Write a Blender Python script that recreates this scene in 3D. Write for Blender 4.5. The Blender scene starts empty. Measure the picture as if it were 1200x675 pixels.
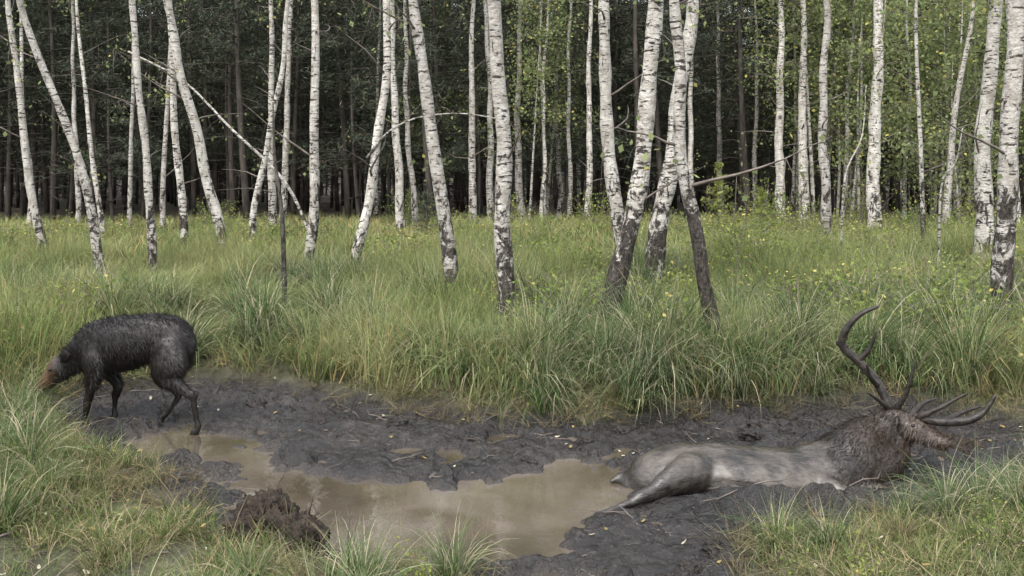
import bpy, math, numpy as np
from mathutils import Vector
R = np.random.RandomState
scene = bpy.context.scene
F_PX, CAM_H, HOR = 1100.0, 2.1, 210.0   # survey constants: bearing scale, eye height

# ------------------------------------------------------------------ noise
def _h(ix, iy, s):
    n = (ix*374761393 + iy*668265263 + s*974634777) & 0xffffffff
    n = ((n ^ (n >> 13))*1274126177) & 0xffffffff
    return ((n ^ (n >> 16)) & 0xffff)/65535.0
def vnoise(x, y, s=0):
    x = np.asarray(x, float); y = np.asarray(y, float)
    ix = np.floor(x).astype(np.int64); iy = np.floor(y).astype(np.int64)
    fx = x-ix; fy = y-iy
    fx = fx*fx*(3-2*fx); fy = fy*fy*(3-2*fy)
    a = _h(ix, iy, s); b = _h(ix+1, iy, s); c = _h(ix, iy+1, s); d = _h(ix+1, iy+1, s)
    return (a*(1-fx)+b*fx)*(1-fy)+(c*(1-fx)+d*fx)*fy
def fbm(x, y, s=0, o=4):
    t = 0; a = .5; n = 0
    for i in range(o):
        ca, sa = math.cos(.9*i), math.sin(.9*i)
        t = t+a*vnoise((x*ca-y*sa)*2**i+i*17.3, (x*sa+y*ca)*2**i-i*9.1, s+i); n += a; a *= .5
    return t/n
def ridged(x, y, s=0, o=4):
    t = 0; a = .5; n = 0
    for i in range(o):
        ca, sa = math.cos(1.1*i+.4), math.sin(1.1*i+.4)
        t = t+a*(1-np.abs(2*vnoise((x*ca-y*sa)*2**i+i*11.3, (x*sa+y*ca)*2**i-i*7.1, s+i)-1)); n += a; a *= .55
    return t/n
def sstep(a, b, x):
    t = np.clip((x-a)/(b-a), 0, 1); return t*t*(3-2*t)
def sdf(x, y, P):
    P = np.array(P); x = np.asarray(x, float); y = np.asarray(y, float)
    dm = np.full(x.shape, 1e9); ins = np.zeros(x.shape, bool)
    for i in range(len(P)):
        ax, ay = P[i]; bx, by = P[(i+1) % len(P)]
        ex, ey = bx-ax, by-ay
        t = np.clip(((x-ax)*ex+(y-ay)*ey)/(ex*ex+ey*ey), 0, 1)
        dm = np.minimum(dm, np.hypot(x-ax-t*ex, y-ay-t*ey))
        c = ((ay > y) != (by > y))
        xi = (bx-ax)*(y-ay)/((by-ay) if by != ay else 1e-9)+ax
        ins ^= (c & (x < xi))
    return np.where(ins, dm, -dm)

WALLOW = [(-4.1,8.1),(-4.0,9.0),(-3.1,9.3),(-2.2,9.0),(-1.1,8.25),(-.3,7.75),(.7,7.75),(1.45,7.95),(2.2,8.15),(3.1,8.4),
          (3.9,8.1),(4.1,7.0),(3.3,6.15),(2.2,5.85),(1.45,5.6),(1.1,5.15),(.95,4.6),(.7,3.8),(.0,3.8),(-.1,4.75),(-.5,4.95),(-1.0,5.05),
          (-1.7,5.8),(-2.3,6.5),(-3.0,7.2),(-3.6,7.6)]
WATER = [(-3.1,7.75),(-2.65,8.05),(-2.05,7.6),(-1.72,7.05),(-1.15,6.55),(-.75,6.45),(-.4,6.55),(0,6.75),(.3,7.0),(.75,7.1),
         (.80,6.5),(.6,5.9),(.35,5.3),(-.2,5.0),(-.8,5.1),(-1.15,5.4),(-1.55,5.9),(-2.0,6.5),(-2.45,7.05),(-3.0,7.4)]
PUDDLE = [(.1,5.0),(.5,5.0),(.6,4.6),(.4,4.2),(.05,4.4)]
WL = -0.008
def wsd(x, y):
    return sdf(x, y, WALLOW)+.38*(fbm(x*1.6, y*1.6, 5)-.5)+.16*(fbm(x*6, y*6, 8, 2)-.5)
def terrain(x, y, full=False):
    x = np.asarray(x, float); y = np.asarray(y, float)
    sw = wsd(x, y)
    out = np.clip(-sw, 0, None)
    far = sstep(6.6, 8.8, y)
    bank = .08+.37*far+.10*sstep(-2, -3.5, x)*(1-far)+.06*sstep(2, 3.5, x)*(1-far)
    z = bank*(1-np.exp(-out/(.3+.25*far)))
    z += .2*sstep(10, 20, y)+.18*(fbm(x*.45, y*.45, 11)-.5)*sstep(0, 1.5, out)
    z += .16*(fbm(x*1.6, y*1.6, 23, 2)-.5)*sstep(.1, .8, out)
    z += .07*(fbm(x*3, y*3, 21)-.5)*sstep(0, .4, out)
    wd = sdf(x, y, WATER)+.6*(fbm(x*2.2, y*2.2, 31)-.5)+.3*(fbm(x*7, y*7, 33, 3)-.5)
    pd = sdf(x, y, PUDDLE)+.2*(fbm(x*4, y*4, 35)-.5)
    wet = np.maximum(sstep(-.16, .18, wd), sstep(-.06, .1, pd))
    ins = sstep(-.1, .12, sw)
    rough = .45+.75*sstep(.38, .62, fbm(x*.9+3, y*.9, 44))
    wx_ = x+.10*fbm(x*4, y*4, 61, 3); wy_ = y+.10*fbm(x*4+9, y*4, 62, 3)
    lum = .15*(ridged(wx_*2.6, wy_*3.2, 41, 5)-.62)+.16*(fbm(wx_*5.5, wy_*6.5, 43, 5)-.5)+.075*(ridged(wx_*11, wy_*12, 47, 3)-.6)
    pock = -.065*sstep(.60, .70, vnoise(wx_*4.6, wy_*5.2, 49))
    mud = .034+(lum+pock)*rough*(1-.82*wet)-.085*wet
    # mud squeezed up in front of the lying stag
    mud += (.01+.10*fbm(x*5, y*5, 53))*np.exp(-((x-1.75)/.85)**4-((y-6.0)/.13)**2)
    z = z*(1-.9*ins)+mud*sstep(-.35, .05, sw)
    if full: return z, sw, wet
    return z
def tz(x, y): return float(terrain(np.array([x]), np.array([y]))[0])

# ------------------------------------------------------------------ mesh builder
class MB:
    def __init__(s): s.V=[]; s.F=[]; s.M=[]; s.A=[]; s.n=0
    def add(s, V, F, mat=0, bl=None):
        V = np.asarray(V, float).reshape(-1, 3)
        s.V.append(V)
        if isinstance(F, np.ndarray): F = (F+s.n).tolist()
        else: F = [tuple(i+s.n for i in f) for f in F]
        s.F += F; s.M += [mat]*len(F)
        s.A.append(np.zeros((len(V), 3)) if bl is None else np.asarray(bl, float).reshape(-1, 3))
        s.n += len(V)
    def mesh(s, name, mats, smooth=True):
        me = bpy.data.meshes.new(name)
        V = np.concatenate(s.V)
        me.from_pydata(V.tolist(), [], s.F)
        for m in mats: me.materials.append(m)
        me.polygons.foreach_set('material_index', s.M)
        me.polygons.foreach_set('use_smooth', [smooth]*len(s.F))
        a = me.attributes.new('bl', 'FLOAT_VECTOR', 'POINT')
        a.data.foreach_set('vector', np.concatenate(s.A).ravel())
        me.update(); return me
def link(name, data, loc=(0,0,0), parent=None, coll=None):
    o = bpy.data.objects.new(name, data); o.location = loc
    (coll or scene.collection).objects.link(o)
    if parent: o.parent = parent
    return o
def nrm(v): return v/(np.linalg.norm(v, axis=-1, keepdims=True)+1e-12)
def catmull(P, k):
    P = np.asarray(P, float); n = len(P)
    if n < 3 or k < 2:
        return P
    Q = np.vstack([2*P[0]-P[1], P, 2*P[-1]-P[-2]]); out = []
    for i in range(n-1):
        p0,p1,p2,p3 = Q[i:i+4]
        for t in np.linspace(0, 1, k, endpoint=False):
            out.append(.5*(2*p1+(p2-p0)*t+(2*p0-5*p1+4*p2-p3)*t*t+(3*p1-p0-3*p2+p3)*t**3))
    out.append(P[-1]); return np.array(out)
def tube(mb, P, r, sides=8, mat=0, side=None, rv=None, caps=False, bl=None):
    P = np.asarray(P, float); r = np.asarray(r, float)*np.ones(len(P)); rv = r if rv is None else np.asarray(rv, float)*np.ones(len(P))
    T = np.gradient(P, axis=0); T = nrm(T)
    if side is None:
        side = np.array([1., 0, 0]) if abs(T[:, 0]).mean() < .8 else np.array([0, 1., 0])
    S = np.array(side, float)[None]*np.ones((len(P), 1))
    U = nrm(S-(S*T).sum(1, keepdims=True)*T); W = np.cross(T, U)
    if caps:
        ph = [80, 60, 35]
        def cap(i, sg, order):
            c=[];a=[];b=[];u=[];w=[]
            for p in order:
                q=math.radians(p); m=min(r[i],rv[i])
                c.append(P[i]+sg*T[i]*m*math.sin(q)); a.append(r[i]*math.cos(q)); b.append(rv[i]*math.cos(q)); u.append(U[i]); w.append(W[i])
            return c,a,b,u,w
        c0=cap(0,-1,ph); c1=cap(-1,1,ph[::-1])
        P=np.vstack([c0[0],P,c1[0]]); r=np.r_[c0[1],r,c1[1]]; rv=np.r_[c0[2],rv,c1[2]]
        U=np.vstack([c0[3],U,c1[3]]); W=np.vstack([c0[4],W,c1[4]])
    n = len(P); a = np.arange(sides)*2*np.pi/sides
    V = P[:, None]+U[:, None]*(np.cos(a)[None, :, None]*r[:, None, None])+W[:, None]*(np.sin(a)[None, :, None]*rv[:, None, None])
    F = []
    for i in range(n-1):
        for j in range(sides):
            k = (j+1) % sides
            F.append((i*sides+j, i*sides+k, (i+1)*sides+k, (i+1)*sides+j))
    F.append(tuple(range(sides))[::-1]); F.append(tuple((n-1)*sides+j for j in range(sides)))
    mb.add(V.reshape(-1, 3), F, mat, None if bl is None else np.tile(bl, (n*sides, 1)))
def quads_leaf(mb, C, size, rng, mat=0, asp=.6, flat=0.0, ramp=None):
    n = len(C)
    if n == 0: return
    u = nrm(rng.normal(size=(n, 3))*np.array([1, 1, 1-flat])); w = rng.normal(size=(n, 3))*np.array([1, 1, 1-flat])
    v = nrm(w-(w*u).sum(1, keepdims=True)*u)
    s = np.asarray(size)*(.6+.8*rng.rand(n)); s = s[:, None]
    V = np.stack([C-u*s*.5, C+v*s*.5*asp, C+u*s*.5, C-v*s*.5*asp], 1)
    b = np.zeros((n, 4, 3)); b[:, :, 1] = rng.rand(n)[:, None]; b[:, :, 0] = .5
    mb.add(V.reshape(-1, 3), np.arange(n*4).reshape(n, 4), mat, b.reshape(-1, 3))
def blades(mb, n, spread, lo, hi, width, tilt, droop, rng, segs=5, mat=0, cen=(0, 0), outw=.6):
    ang = rng.rand(n)*2*np.pi; rad = spread*np.sqrt(rng.rand(n))
    bx = cen[0]+rad*np.cos(ang); by = cen[1]+rad*np.sin(ang)
    az = np.where(rng.rand(n) < outw, ang+rng.normal(size=n)*.6, rng.rand(n)*2*np.pi)
    L = lo+(hi-lo)*rng.rand(n); th = np.abs(tilt*(.3+rng.rand(n))); dr = droop*(.4+1.1*rng.rand(n))
    p = np.stack([bx, by, np.full(n, -.03)], 1); pts = [p]; ts = np.linspace(0, 1, segs+1)
    for i in range(segs):
        t = (i+.5)/segs; a = th+dr*t**1.4
        d = np.stack([np.sin(a)*np.cos(az), np.sin(a)*np.sin(az), np.cos(a)], 1)
        p = p+d*(L/segs)[:, None]; pts.append(p)
    pts = np.stack(pts, 1)
    tw = az+np.pi/2+rng.normal(size=n)*.5
    sd = np.stack([np.cos(tw), np.sin(tw), np.zeros(n)], 1)
    wd = width*(.6+.8*rng.rand(n))[:, None]*(1-.92*ts[None]**1.6)*.5
    V = np.stack([pts-sd[:, None]*wd[..., None], pts+sd[:, None]*wd[..., None]], 2)
    m = (segs+1)*2
    base = np.arange(n)[:, None, None]*m; i = np.arange(segs)[None, :, None]*2
    F = (base+i+np.array([0, 1, 3, 2])[None, None]).reshape(-1, 4)
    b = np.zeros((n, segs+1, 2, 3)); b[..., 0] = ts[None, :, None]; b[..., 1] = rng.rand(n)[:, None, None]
    mb.add(V.reshape(-1, 3), F, mat, b.reshape(-1, 3))

# ------------------------------------------------------------------ materials
class NT:
    def __init__(s, name):
        s.m = bpy.data.materials.new(name); s.m.use_nodes = True; s.t = s.m.node_tree; s.t.nodes.clear()
        s.out = s.n('ShaderNodeOutputMaterial')
    def n(s, typ, **k):
        nd = s.t.nodes.new(typ)
        for a, b in k.items(): setattr(nd, a, b)
        return nd
    def l(s, a, b): s.t.links.new(a, b)
    def noise(s, vec, scale, detail=4, rough=.6, dist=0):
        nd = s.n('ShaderNodeTexNoise'); nd.inputs['Scale'].default_value = scale; nd.inputs['Detail'].default_value = detail
        nd.inputs['Roughness'].default_value = rough; nd.inputs['Distortion'].default_value = dist
        if vec is not None: s.l(vec, nd.inputs['Vector'])
        return nd.outputs['Fac']
    def ramp(s, fac, stops, interp='LINEAR'):
        nd = s.n('ShaderNodeValToRGB'); cr = nd.color_ramp; cr.interpolation = interp
        while len(cr.elements) < len(stops): cr.elements.new(.5)
        for e, (p, c) in zip(cr.elements, stops):
            e.position = p; e.color = (c, c, c, 1) if not isinstance(c, tuple) else (*c, 1)
        s.l(fac, nd.inputs[0]); return nd.outputs[0]
    def mix(s, f, a, b, mode='MIX'):
        nd = s.n('ShaderNodeMix', data_type='RGBA', blend_type=mode)
        for v, i in ((f, 0), (a, 6), (b, 7)):
            if isinstance(v, tuple): nd.inputs[i].default_value = (*v, 1)
            elif isinstance(v, (int, float)): nd.inputs[i].default_value = v
            else: s.l(v, nd.inputs[i])
        return nd.outputs[2]
    def math(s, op, a, b=0.0, clamp=False):
        nd = s.n('ShaderNodeMath', operation=op, use_clamp=clamp)
        for v, i in ((a, 0), (b, 1)):
            if isinstance(v, (int, float)): nd.inputs[i].default_value = v
            else: s.l(v, nd.inputs[i])
        return nd.outputs[0]
    def mapping(s, vec, sc=(1, 1, 1)):
        nd = s.n('ShaderNodeMapping'); nd.inputs['Scale'].default_value = sc; s.l(vec, nd.inputs['Vector']); return nd.outputs[0]
    def bump(s, h, strength, dist):
        nd = s.n('ShaderNodeBump'); nd.inputs['Strength'].default_value = strength; nd.inputs['Distance'].default_value = dist
        s.l(h, nd.inputs['Height']); return nd.outputs[0]
    def pbsdf(s, col, rough, normal=None, spec=.5, coat=0.0):
        nd = s.n('ShaderNodeBsdfPrincipled')
        if isinstance(col, tuple): nd.inputs['Base Color'].default_value = (*col, 1)
        else: s.l(col, nd.inputs['Base Color'])
        if isinstance(rough, (int, float)): nd.inputs['Roughness'].default_value = rough
        else: s.l(rough, nd.inputs['Roughness'])
        nd.inputs['Specular IOR Level'].default_value = spec
        if coat: nd.inputs['Coat Weight'].default_value = coat; nd.inputs['Coat Roughness'].default_value = .12
        if normal is not None: s.l(normal, nd.inputs['Normal'])
        s.l(nd.outputs[0], s.out.inputs[0]); return nd
def leafmat(name, base, tip, alt, altamt=.35, transl=.35, dead=(.30,.23,.11), deadamt=.12):
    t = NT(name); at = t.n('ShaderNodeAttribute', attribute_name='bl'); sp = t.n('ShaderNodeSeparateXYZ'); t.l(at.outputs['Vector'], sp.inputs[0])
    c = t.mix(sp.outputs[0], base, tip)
    geo = t.n('ShaderNodeNewGeometry')
    w = t.noise(geo.outputs['Position'], .8, 1)
    f = t.ramp(w, [(.38, 0.0), (.62, 1.0)])
    c = t.mix(t.math('MULTIPLY', f, altamt), c, alt)
    dv = t.math('GREATER_THAN', sp.outputs[1], 1-deadamt); c = t.mix(dv, c, dead)
    c = t.mix(1.0, c, t.ramp(sp.outputs[1], [(0.0, .6), (1.0, 1.25)]), 'MULTIPLY')
    d = t.n('ShaderNodeBsdfDiffuse'); t.l(c, d.inputs[0])
    if transl > 0:
        tr = t.n('ShaderNodeBsdfTranslucent'); t.l(c, tr.inputs[0])
        mx = t.n('ShaderNodeMixShader'); mx.inputs[0].default_value = transl
        t.l(d.outputs[0], mx.inputs[1]); t.l(tr.outputs[0], mx.inputs[2]); t.l(mx.outputs[0], t.out.inputs[0])
    else: t.l(d.outputs[0], t.out.inputs[0])
    return t.m
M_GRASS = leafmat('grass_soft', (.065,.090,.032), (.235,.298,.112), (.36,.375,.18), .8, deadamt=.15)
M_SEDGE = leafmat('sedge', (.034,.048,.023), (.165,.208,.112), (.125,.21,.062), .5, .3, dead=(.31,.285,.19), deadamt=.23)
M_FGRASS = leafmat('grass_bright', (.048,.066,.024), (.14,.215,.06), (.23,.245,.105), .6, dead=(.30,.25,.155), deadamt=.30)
M_STRAW = leafmat('straw', (.10,.078,.045), (.32,.28,.18), (.24,.215,.13), .5, deadamt=.1)
M_HERB = leafmat('herb_leaf', (.10,.145,.04), (.19,.265,.065), (.32,.34,.10), .6, deadamt=.04, dead=(.40,.35,.12))
M_BLEAF = leafmat('birch_leaf', (.14,.18,.08), (.25,.30,.14), (.34,.37,.17), .5, .5, deadamt=.05, dead=(.42,.38,.12))
M_NEEDLE = leafmat('pine_needles', (.034,.042,.031), (.096,.112,.082), (.076,.088,.058), .5, 0, deadamt=.06, dead=(.12,.10,.07))
M_FALLEN = leafmat('fallen_leaf', (.28,.22,.09), (.36,.29,.12), (.26,.18,.08), .5, .2, deadamt=.12, dead=(.38,.35,.26))

def mk_bark():
    t = NT('birch_bark'); tc = t.n('ShaderNodeTexCoord'); oi = t.n('ShaderNodeObjectInfo')
    off = t.n('ShaderNodeVectorMath', operation='ADD'); t.l(tc.outputs['Object'], off.inputs[0])
    cb = t.n('ShaderNodeCombineXYZ')
    for i in range(3): t.l(t.math('MULTIPLY', oi.outputs['Random'], 37.0+11*i), cb.inputs[i])
    t.l(cb.outputs[0], off.inputs[1]); v = off.outputs[0]
    sp = t.n('ShaderNodeSeparateXYZ'); t.l(tc.outputs['Object'], sp.inputs[0])
    at = t.n('ShaderNodeAttribute', attribute_name='bl'); sa = t.n('ShaderNodeSeparateXYZ'); t.l(at.outputs['Vector'], sa.inputs[0])
    col = t.ramp(t.noise(t.mapping(v, (3, 3, 2.0)), 2.5, 4), [(.3, (.27,.245,.21)), (.5, (.45,.425,.385)), (.7, (.58,.56,.52))])
    tone = t.ramp(oi.outputs['Random'], [(0.0, .75), (1.0, 1.12)])
    col = t.mix(1.0, col, tone, 'MULTIPLY')
    fine = t.ramp(t.noise(t.mapping(v, (6, 6, 50)), 1.0, 3, .7), [(.48, 0.0), (.62, 1.0)])
    col = t.mix(t.math('MULTIPLY', fine, .42), col, (.17,.145,.125))
    big = t.noise(v, .9, 2)
    ln = t.math('ADD', t.noise(t.mapping(v, (4.5, 4.5, 20)), 1.5, 3, .65), t.math('MULTIPLY', t.math('SUBTRACT', big, .5), .25))
    len_ = t.ramp(ln, [(.565, 0.0), (.61, 1.0)])
    col = t.mix(len_, col, (.045,.038,.034))
    hb = t.math('SUBTRACT', 1.0, t.math('MULTIPLY', sp.outputs[2], .5), True)
    hb = t.math('MULTIPLY', hb, t.math('ADD', .35, sa.outputs[2]))
    pat = t.noise(t.mapping(v, (5, 5, 3.2)), 1.5, 5, .72, .6)
    pat = t.math('ADD', pat, t.math('MULTIPLY', hb, .32))
    pt = t.ramp(pat, [(.59, 0.0), (.65, 1.0)])
    dk = t.ramp(t.noise(t.mapping(v, (14, 14, 5)), 2, 4, .7), [(.4, (.020,.017,.015)), (.62, (.07,.06,.052))])
    col = t.mix(pt, col, dk)
    whole = t.ramp(t.math('ADD', sa.outputs[1], t.math('MULTIPLY', t.noise(v, 5, 3), .4)), [(.7, 0.0), (.95, 1.0)])
    col = t.mix(t.math('MULTIPLY', whole, .93), col, dk)
    h = t.math('SUBTRACT', t.noise(t.mapping(v, (9, 9, 9)), 3, 4), t.math('MULTIPLY', pt, .5))
    t.pbsdf(col, .8, t.bump(h, .9, .03), .15); return t.m
M_BARK = mk_bark()
def mk_simple(name, c1, c2, scale, sc=(1, 1, 1), rough=.85, bs=.6, bd=.02, det=5, spec=.3):
    t = NT(name); tc = t.n('ShaderNodeTexCoord'); v = t.mapping(tc.outputs['Object'], sc)
    n = t.noise(v, scale, det, .65); t.pbsdf(t.ramp(n, [(.35, c1), (.65, c2)]), rough, t.bump(n, bs, bd) if bs else None, spec); return t.m
M_TWIG = mk_simple('twig_bark', (.08,.065,.055), (.17,.145,.125), 8, bs=0, det=1)
M_PBARK = mk_simple('pine_bark', (.024,.020,.017), (.075,.063,.053), 6, (1, 1, .25), bs=0, det=2)
M_ROT = mk_simple('rotten_wood', (.012,.009,.007), (.06,.042,.03), 14)
M_SOD = mk_simple('sod', (.010,.008,.006), (.055,.04,.028), 26, rough=.75, bs=1, bd=.04)
M_WETCLOD = mk_simple('wet_mud_clod', (.006,.005,.0045), (.030,.024,.020), 24, rough=.32, bs=1, bd=.03, spec=.45)

def mk_ground():
    t = NT('ground_mud_and_soil'); geo = t.n('ShaderNodeNewGeometry'); pos = geo.outputs['Position']
    at = t.n('ShaderNodeAttribute', attribute_name='bl'); sp = t.n('ShaderNodeSeparateXYZ'); t.l(at.outputs['Vector'], sp.inputs[0])
    n1 = t.noise(pos, 1.3, 3); n2 = t.noise(pos, 14, 5, .7); n3 = t.noise(pos, 55, 3, .7)
    mud = t.ramp(t.math('ADD', t.math('MULTIPLY', n1, .5), t.math('MULTIPLY', n2, .5)), [(.36, (.005,.0042,.0037)), (.52, (.015,.0122,.0105)), (.66, (.046,.038,.032))])
    wetc = t.mix(sp.outputs[1], mud, (.055,.045,.036))
    soil = t.ramp(t.noise(pos, 6, 4, .7), [(.3, (.022,.018,.011)), (.5, (.055,.055,.026)), (.7, (.12,.105,.062))])
    litter = t.ramp(t.noise(pos, 2, 3, .7), [(.3, (.03,.024,.016)), (.7, (.08,.065,.04))])
    soil = t.mix(sp.outputs[2], soil, litter)
    col = t.mix(sp.outputs[0], soil, wetc)
    rm = t.ramp(t.math('ADD', t.math('MULTIPLY', n2, .6), t.math('MULTIPLY', n1, .4)), [(.40, .08), (.60, .38)])
    rough = t.mix(sp.outputs[0], (.9,.9,.9), rm)
    h = t.math('ADD', n2, t.math('MULTIPLY', n3, .4))
    t.pbsdf(col, rough, t.bump(h, 1.0, .042), .6)
    return t.m
def mk_water():
    t = NT('muddy_water'); geo = t.n('ShaderNodeNewGeometry'); pos = geo.outputs['Position']
    n1 = t.noise(pos, 1.1, 3, .55, .4)
    col = t.ramp(n1, [(.35, (.055,.043,.029)), (.5, (.095,.076,.056)), (.65, (.14,.118,.097))])
    b = t.math('ADD', t.noise(pos, 3, 2), t.math('MULTIPLY', t.noise(pos, 22, 2), .12))
    t.pbsdf(col, .035, t.bump(b, .35, .02), 1.0, .5); return t.m
def mk_fur(name, dark, mid, mud, mudamt, rough, axis, brown, spec, coat, bd):
    t = NT(name); tc = t.n('ShaderNodeTexCoord'); v = tc.outputs['Object']
    st = t.noise(t.mapping(v, axis), 16, 5, .7, .5); big = t.noise(v, 4, 5, .6)
    c2 = t.n('ShaderNodeAttribute', attribute_name='bl'); sp = t.n('ShaderNodeSeparateXYZ'); t.l(c2.outputs['Vector'], sp.inputs[0])
    c = t.ramp(st, [(.35, dark), (.65, mid)])
    m = t.ramp(t.math('ADD', t.math('MULTIPLY', big, .7), t.math('MULTIPLY', st, .3)), [(.58-mudamt*.3, 0.0), (.80-mudamt*.3, 1.0)])
    m = t.math('MULTIPLY', m, t.math('SUBTRACT', 1.0, sp.outputs[1]))
    c = t.mix(m, c, mud)
    c = t.mix(sp.outputs[0], c, t.ramp(st, [(.3, brown[0]), (.7, brown[1])]))
    h = t.math('ADD', st, t.math('MULTIPLY', t.noise(v, 34, 4), .3))
    r = t.ramp(big, [(.35, rough), (.65, min(1.0, rough+.2))])
    t.pbsdf(c, r, t.bump(h, .75, bd), spec, coat); return t.m
M_HIND = mk_fur('wet_dark_fur', (.004,.0031,.0026), (.013,.0098,.008), (.018,.014,.011), .0, .32, (1.2, 2, .7), ((.04,.022,.012), (.12,.07,.04)), .32, .1, .010)
M_STAG = mk_fur('mud_coated_fur', (.012,.0098,.0082), (.032,.026,.0212), (.105,.089,.074), .50, .15, (.7, 3, 3), ((.03,.018,.011), (.095,.058,.035)), .45, .3, .011)
M_ANT = mk_simple('wet_antler', (.010,.0085,.0075), (.045,.037,.031), 18, (1, 1, 1), .35)
M_EYE = mk_simple('eye', (.004,.003,.003), (.01,.008,.007), 3, rough=.05, bs=0)
M_HOOF = mk_simple('hoof', (.008,.007,.006), (.02,.017,.015), 12, rough=.4)

# ------------------------------------------------------------------ ground & water
def axis(lo, hi, step, end_lo, end_hi, g=1.10):
    a = list(np.arange(lo, hi, step)); s = step; x = a[-1]; up = []
    while x < end_hi: s *= g; x += s; up.append(x)
    s = step; x = a[0]; dn = []
    while x > end_lo: s *= g; x -= s; dn.append(x)
    return np.array(dn[::-1]+a+up)
gx = axis(-4.6, 4.6, .017, -420, 420); gy = axis(4.3, 9.6, .017, -60, 600)
X, Y = np.meshgrid(gx, gy); Z, SW, WET = terrain(X.ravel(), Y.ravel(), True)
nx, ny = len(gx), len(gy)
idx = np.arange(nx*ny).reshape(ny, nx)
F = np.stack([idx[:-1, :-1], idx[:-1, 1:], idx[1:, 1:], idx[1:, :-1]], -1).reshape(-1, 4)
g = MB(); A = np.stack([sstep(-.30, -.05, SW), WET*sstep(.0, .15, SW), sstep(22, 28, Y.ravel())], 1)
g.add(np.stack([X.ravel(), Y.ravel(), Z], 1), F, 0, A)
link('ground', g.mesh('ground', [mk_ground()]))
w = MB()
wx = np.linspace(-4.2, 3.9, 60); wy = np.linspace(3.9, 9.2, 40); WX, WY = np.meshgrid(wx, wy); ii = np.arange(2400).reshape(40, 60)
w.add(np.stack([WX.ravel(), WY.ravel(), np.full(2400, WL)], 1), np.stack([ii[:-1, :-1], ii[:-1, 1:], ii[1:, 1:], ii[1:, :-1]], -1).reshape(-1, 4))
link('muddy_water', w.mesh('muddy_water', [mk_water()]))

# ------------------------------------------------------------------ instancing
def scatter(name, pts, rot, scl, idx, coll, realize=False):
    me = bpy.data.meshes.new(name); me.from_pydata(np.asarray(pts).tolist(), [], [])
    a = me.attributes.new('rot', 'FLOAT_VECTOR', 'POINT'); a.data.foreach_set('vector', np.asarray(rot, np.float32).ravel())
    a = me.attributes.new('scl', 'FLOAT_VECTOR', 'POINT'); a.data.foreach_set('vector', np.asarray(scl, np.float32).ravel())
    a = me.attributes.new('idx', 'INT', 'POINT'); a.data.foreach_set('value', np.asarray(idx, np.int32))
    o = link(name, me)
    ng = bpy.data.node_groups.new(name+'_nodes', 'GeometryNodeTree')
    ng.interface.new_socket('Geometry', in_out='INPUT', socket_type='NodeSocketGeometry')
    ng.interface.new_socket('Geometry', in_out='OUTPUT', socket_type='NodeSocketGeometry')
    N = ng.nodes; gi = N.new('NodeGroupInput'); go = N.new('NodeGroupOutput'); ci = N.new('GeometryNodeCollectionInfo')
    ci.inputs['Collection'].default_value = coll; ci.inputs['Separate Children'].default_value = True; ci.inputs['Reset Children'].default_value = True
    ip = N.new('GeometryNodeInstanceOnPoints'); ip.inputs['Pick Instance'].default_value = True
    def na(n, ty):
        q = N.new('GeometryNodeInputNamedAttribute'); q.data_type = ty; q.inputs['Name'].default_value = n; return q.outputs['Attribute']
    L = ng.links
    L.new(gi.outputs[0], ip.inputs['Points']); L.new(ci.outputs[0], ip.inputs['Instance'])
    L.new(na('rot', 'FLOAT_VECTOR'), ip.inputs['Rotation']); L.new(na('scl', 'FLOAT_VECTOR'), ip.inputs['Scale']); L.new(na('idx', 'INT'), ip.inputs['Instance Index'])
    last = ip.outputs[0]
    if realize:
        rz = N.new('GeometryNodeRealizeInstances'); L.new(last, rz.inputs[0]); last = rz.outputs[0]
    L.new(last, go.inputs[0])
    md = o.modifiers.new('scatter', 'NODES'); md.node_group = ng
    return o
def srccoll(name, meshes):
    c = bpy.data.collections.new(name)
    for i, m in enumerate(meshes):
        c.objects.link(bpy.data.objects.new('%s_%02d' % (name, i), m))
    return c
def put(name, x, y, s, nvar, coll, rng, tilt=.08, zs=None, sink=0.0, realize=True):
    n = len(x); z = terrain(x, y)-sink
    rot = np.stack([rng.normal(size=n)*tilt, rng.normal(size=n)*tilt, rng.rand(n)*6.283], 1)
    scl = np.stack([s, s, s if zs is None else zs], 1)
    scatter(name, np.stack([x, y, z], 1), rot, scl, rng.randint(0, nvar, n), coll, realize)
def sample(rng, n, x0, x1, y0, y1, ypow=1.0):
    y = y0+(y1-y0)*rng.rand(n)**ypow; x = x0+(x1-x0)*rng.rand(n); return x, y

rng = R(3)
ms = []
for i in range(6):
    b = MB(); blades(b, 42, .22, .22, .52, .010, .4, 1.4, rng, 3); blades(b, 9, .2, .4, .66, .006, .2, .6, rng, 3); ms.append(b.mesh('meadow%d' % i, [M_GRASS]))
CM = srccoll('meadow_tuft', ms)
ms = []
for i in range(5):
    b = MB(); blades(b, 70, .5, .22, .5, .022, .4, 1.0, rng, 2); ms.append(b.mesh('fm%d' % i, [M_GRASS]))
CF = srccoll('far_meadow_tuft', ms)
ms = []
for i in range(5):
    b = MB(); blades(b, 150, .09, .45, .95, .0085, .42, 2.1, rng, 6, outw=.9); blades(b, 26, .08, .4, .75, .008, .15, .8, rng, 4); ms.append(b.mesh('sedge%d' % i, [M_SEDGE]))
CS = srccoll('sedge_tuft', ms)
ms = []
for i in range(6):
    b = MB(); blades(b, 46, .13, .07, .26, .0065, .6, 1.5, rng, 3)
    if i > 3: blades(b, 16, .05, .22, .40, .008, .3, 1.3, rng, 4)
    ms.append(b.mesh('fg%d' % i, [M_FGRASS]))
CG = srccoll('short_tuft', ms)
ms = []
for i in range(3):
    b = MB(); blades(b, 30, .12, .25, .6, .006, .5, 1.1, rng, 3); ms.append(b.mesh('straw%d' % i, [M_STRAW]))
CD = srccoll('straw_tuft', ms)
ms = []
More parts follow.
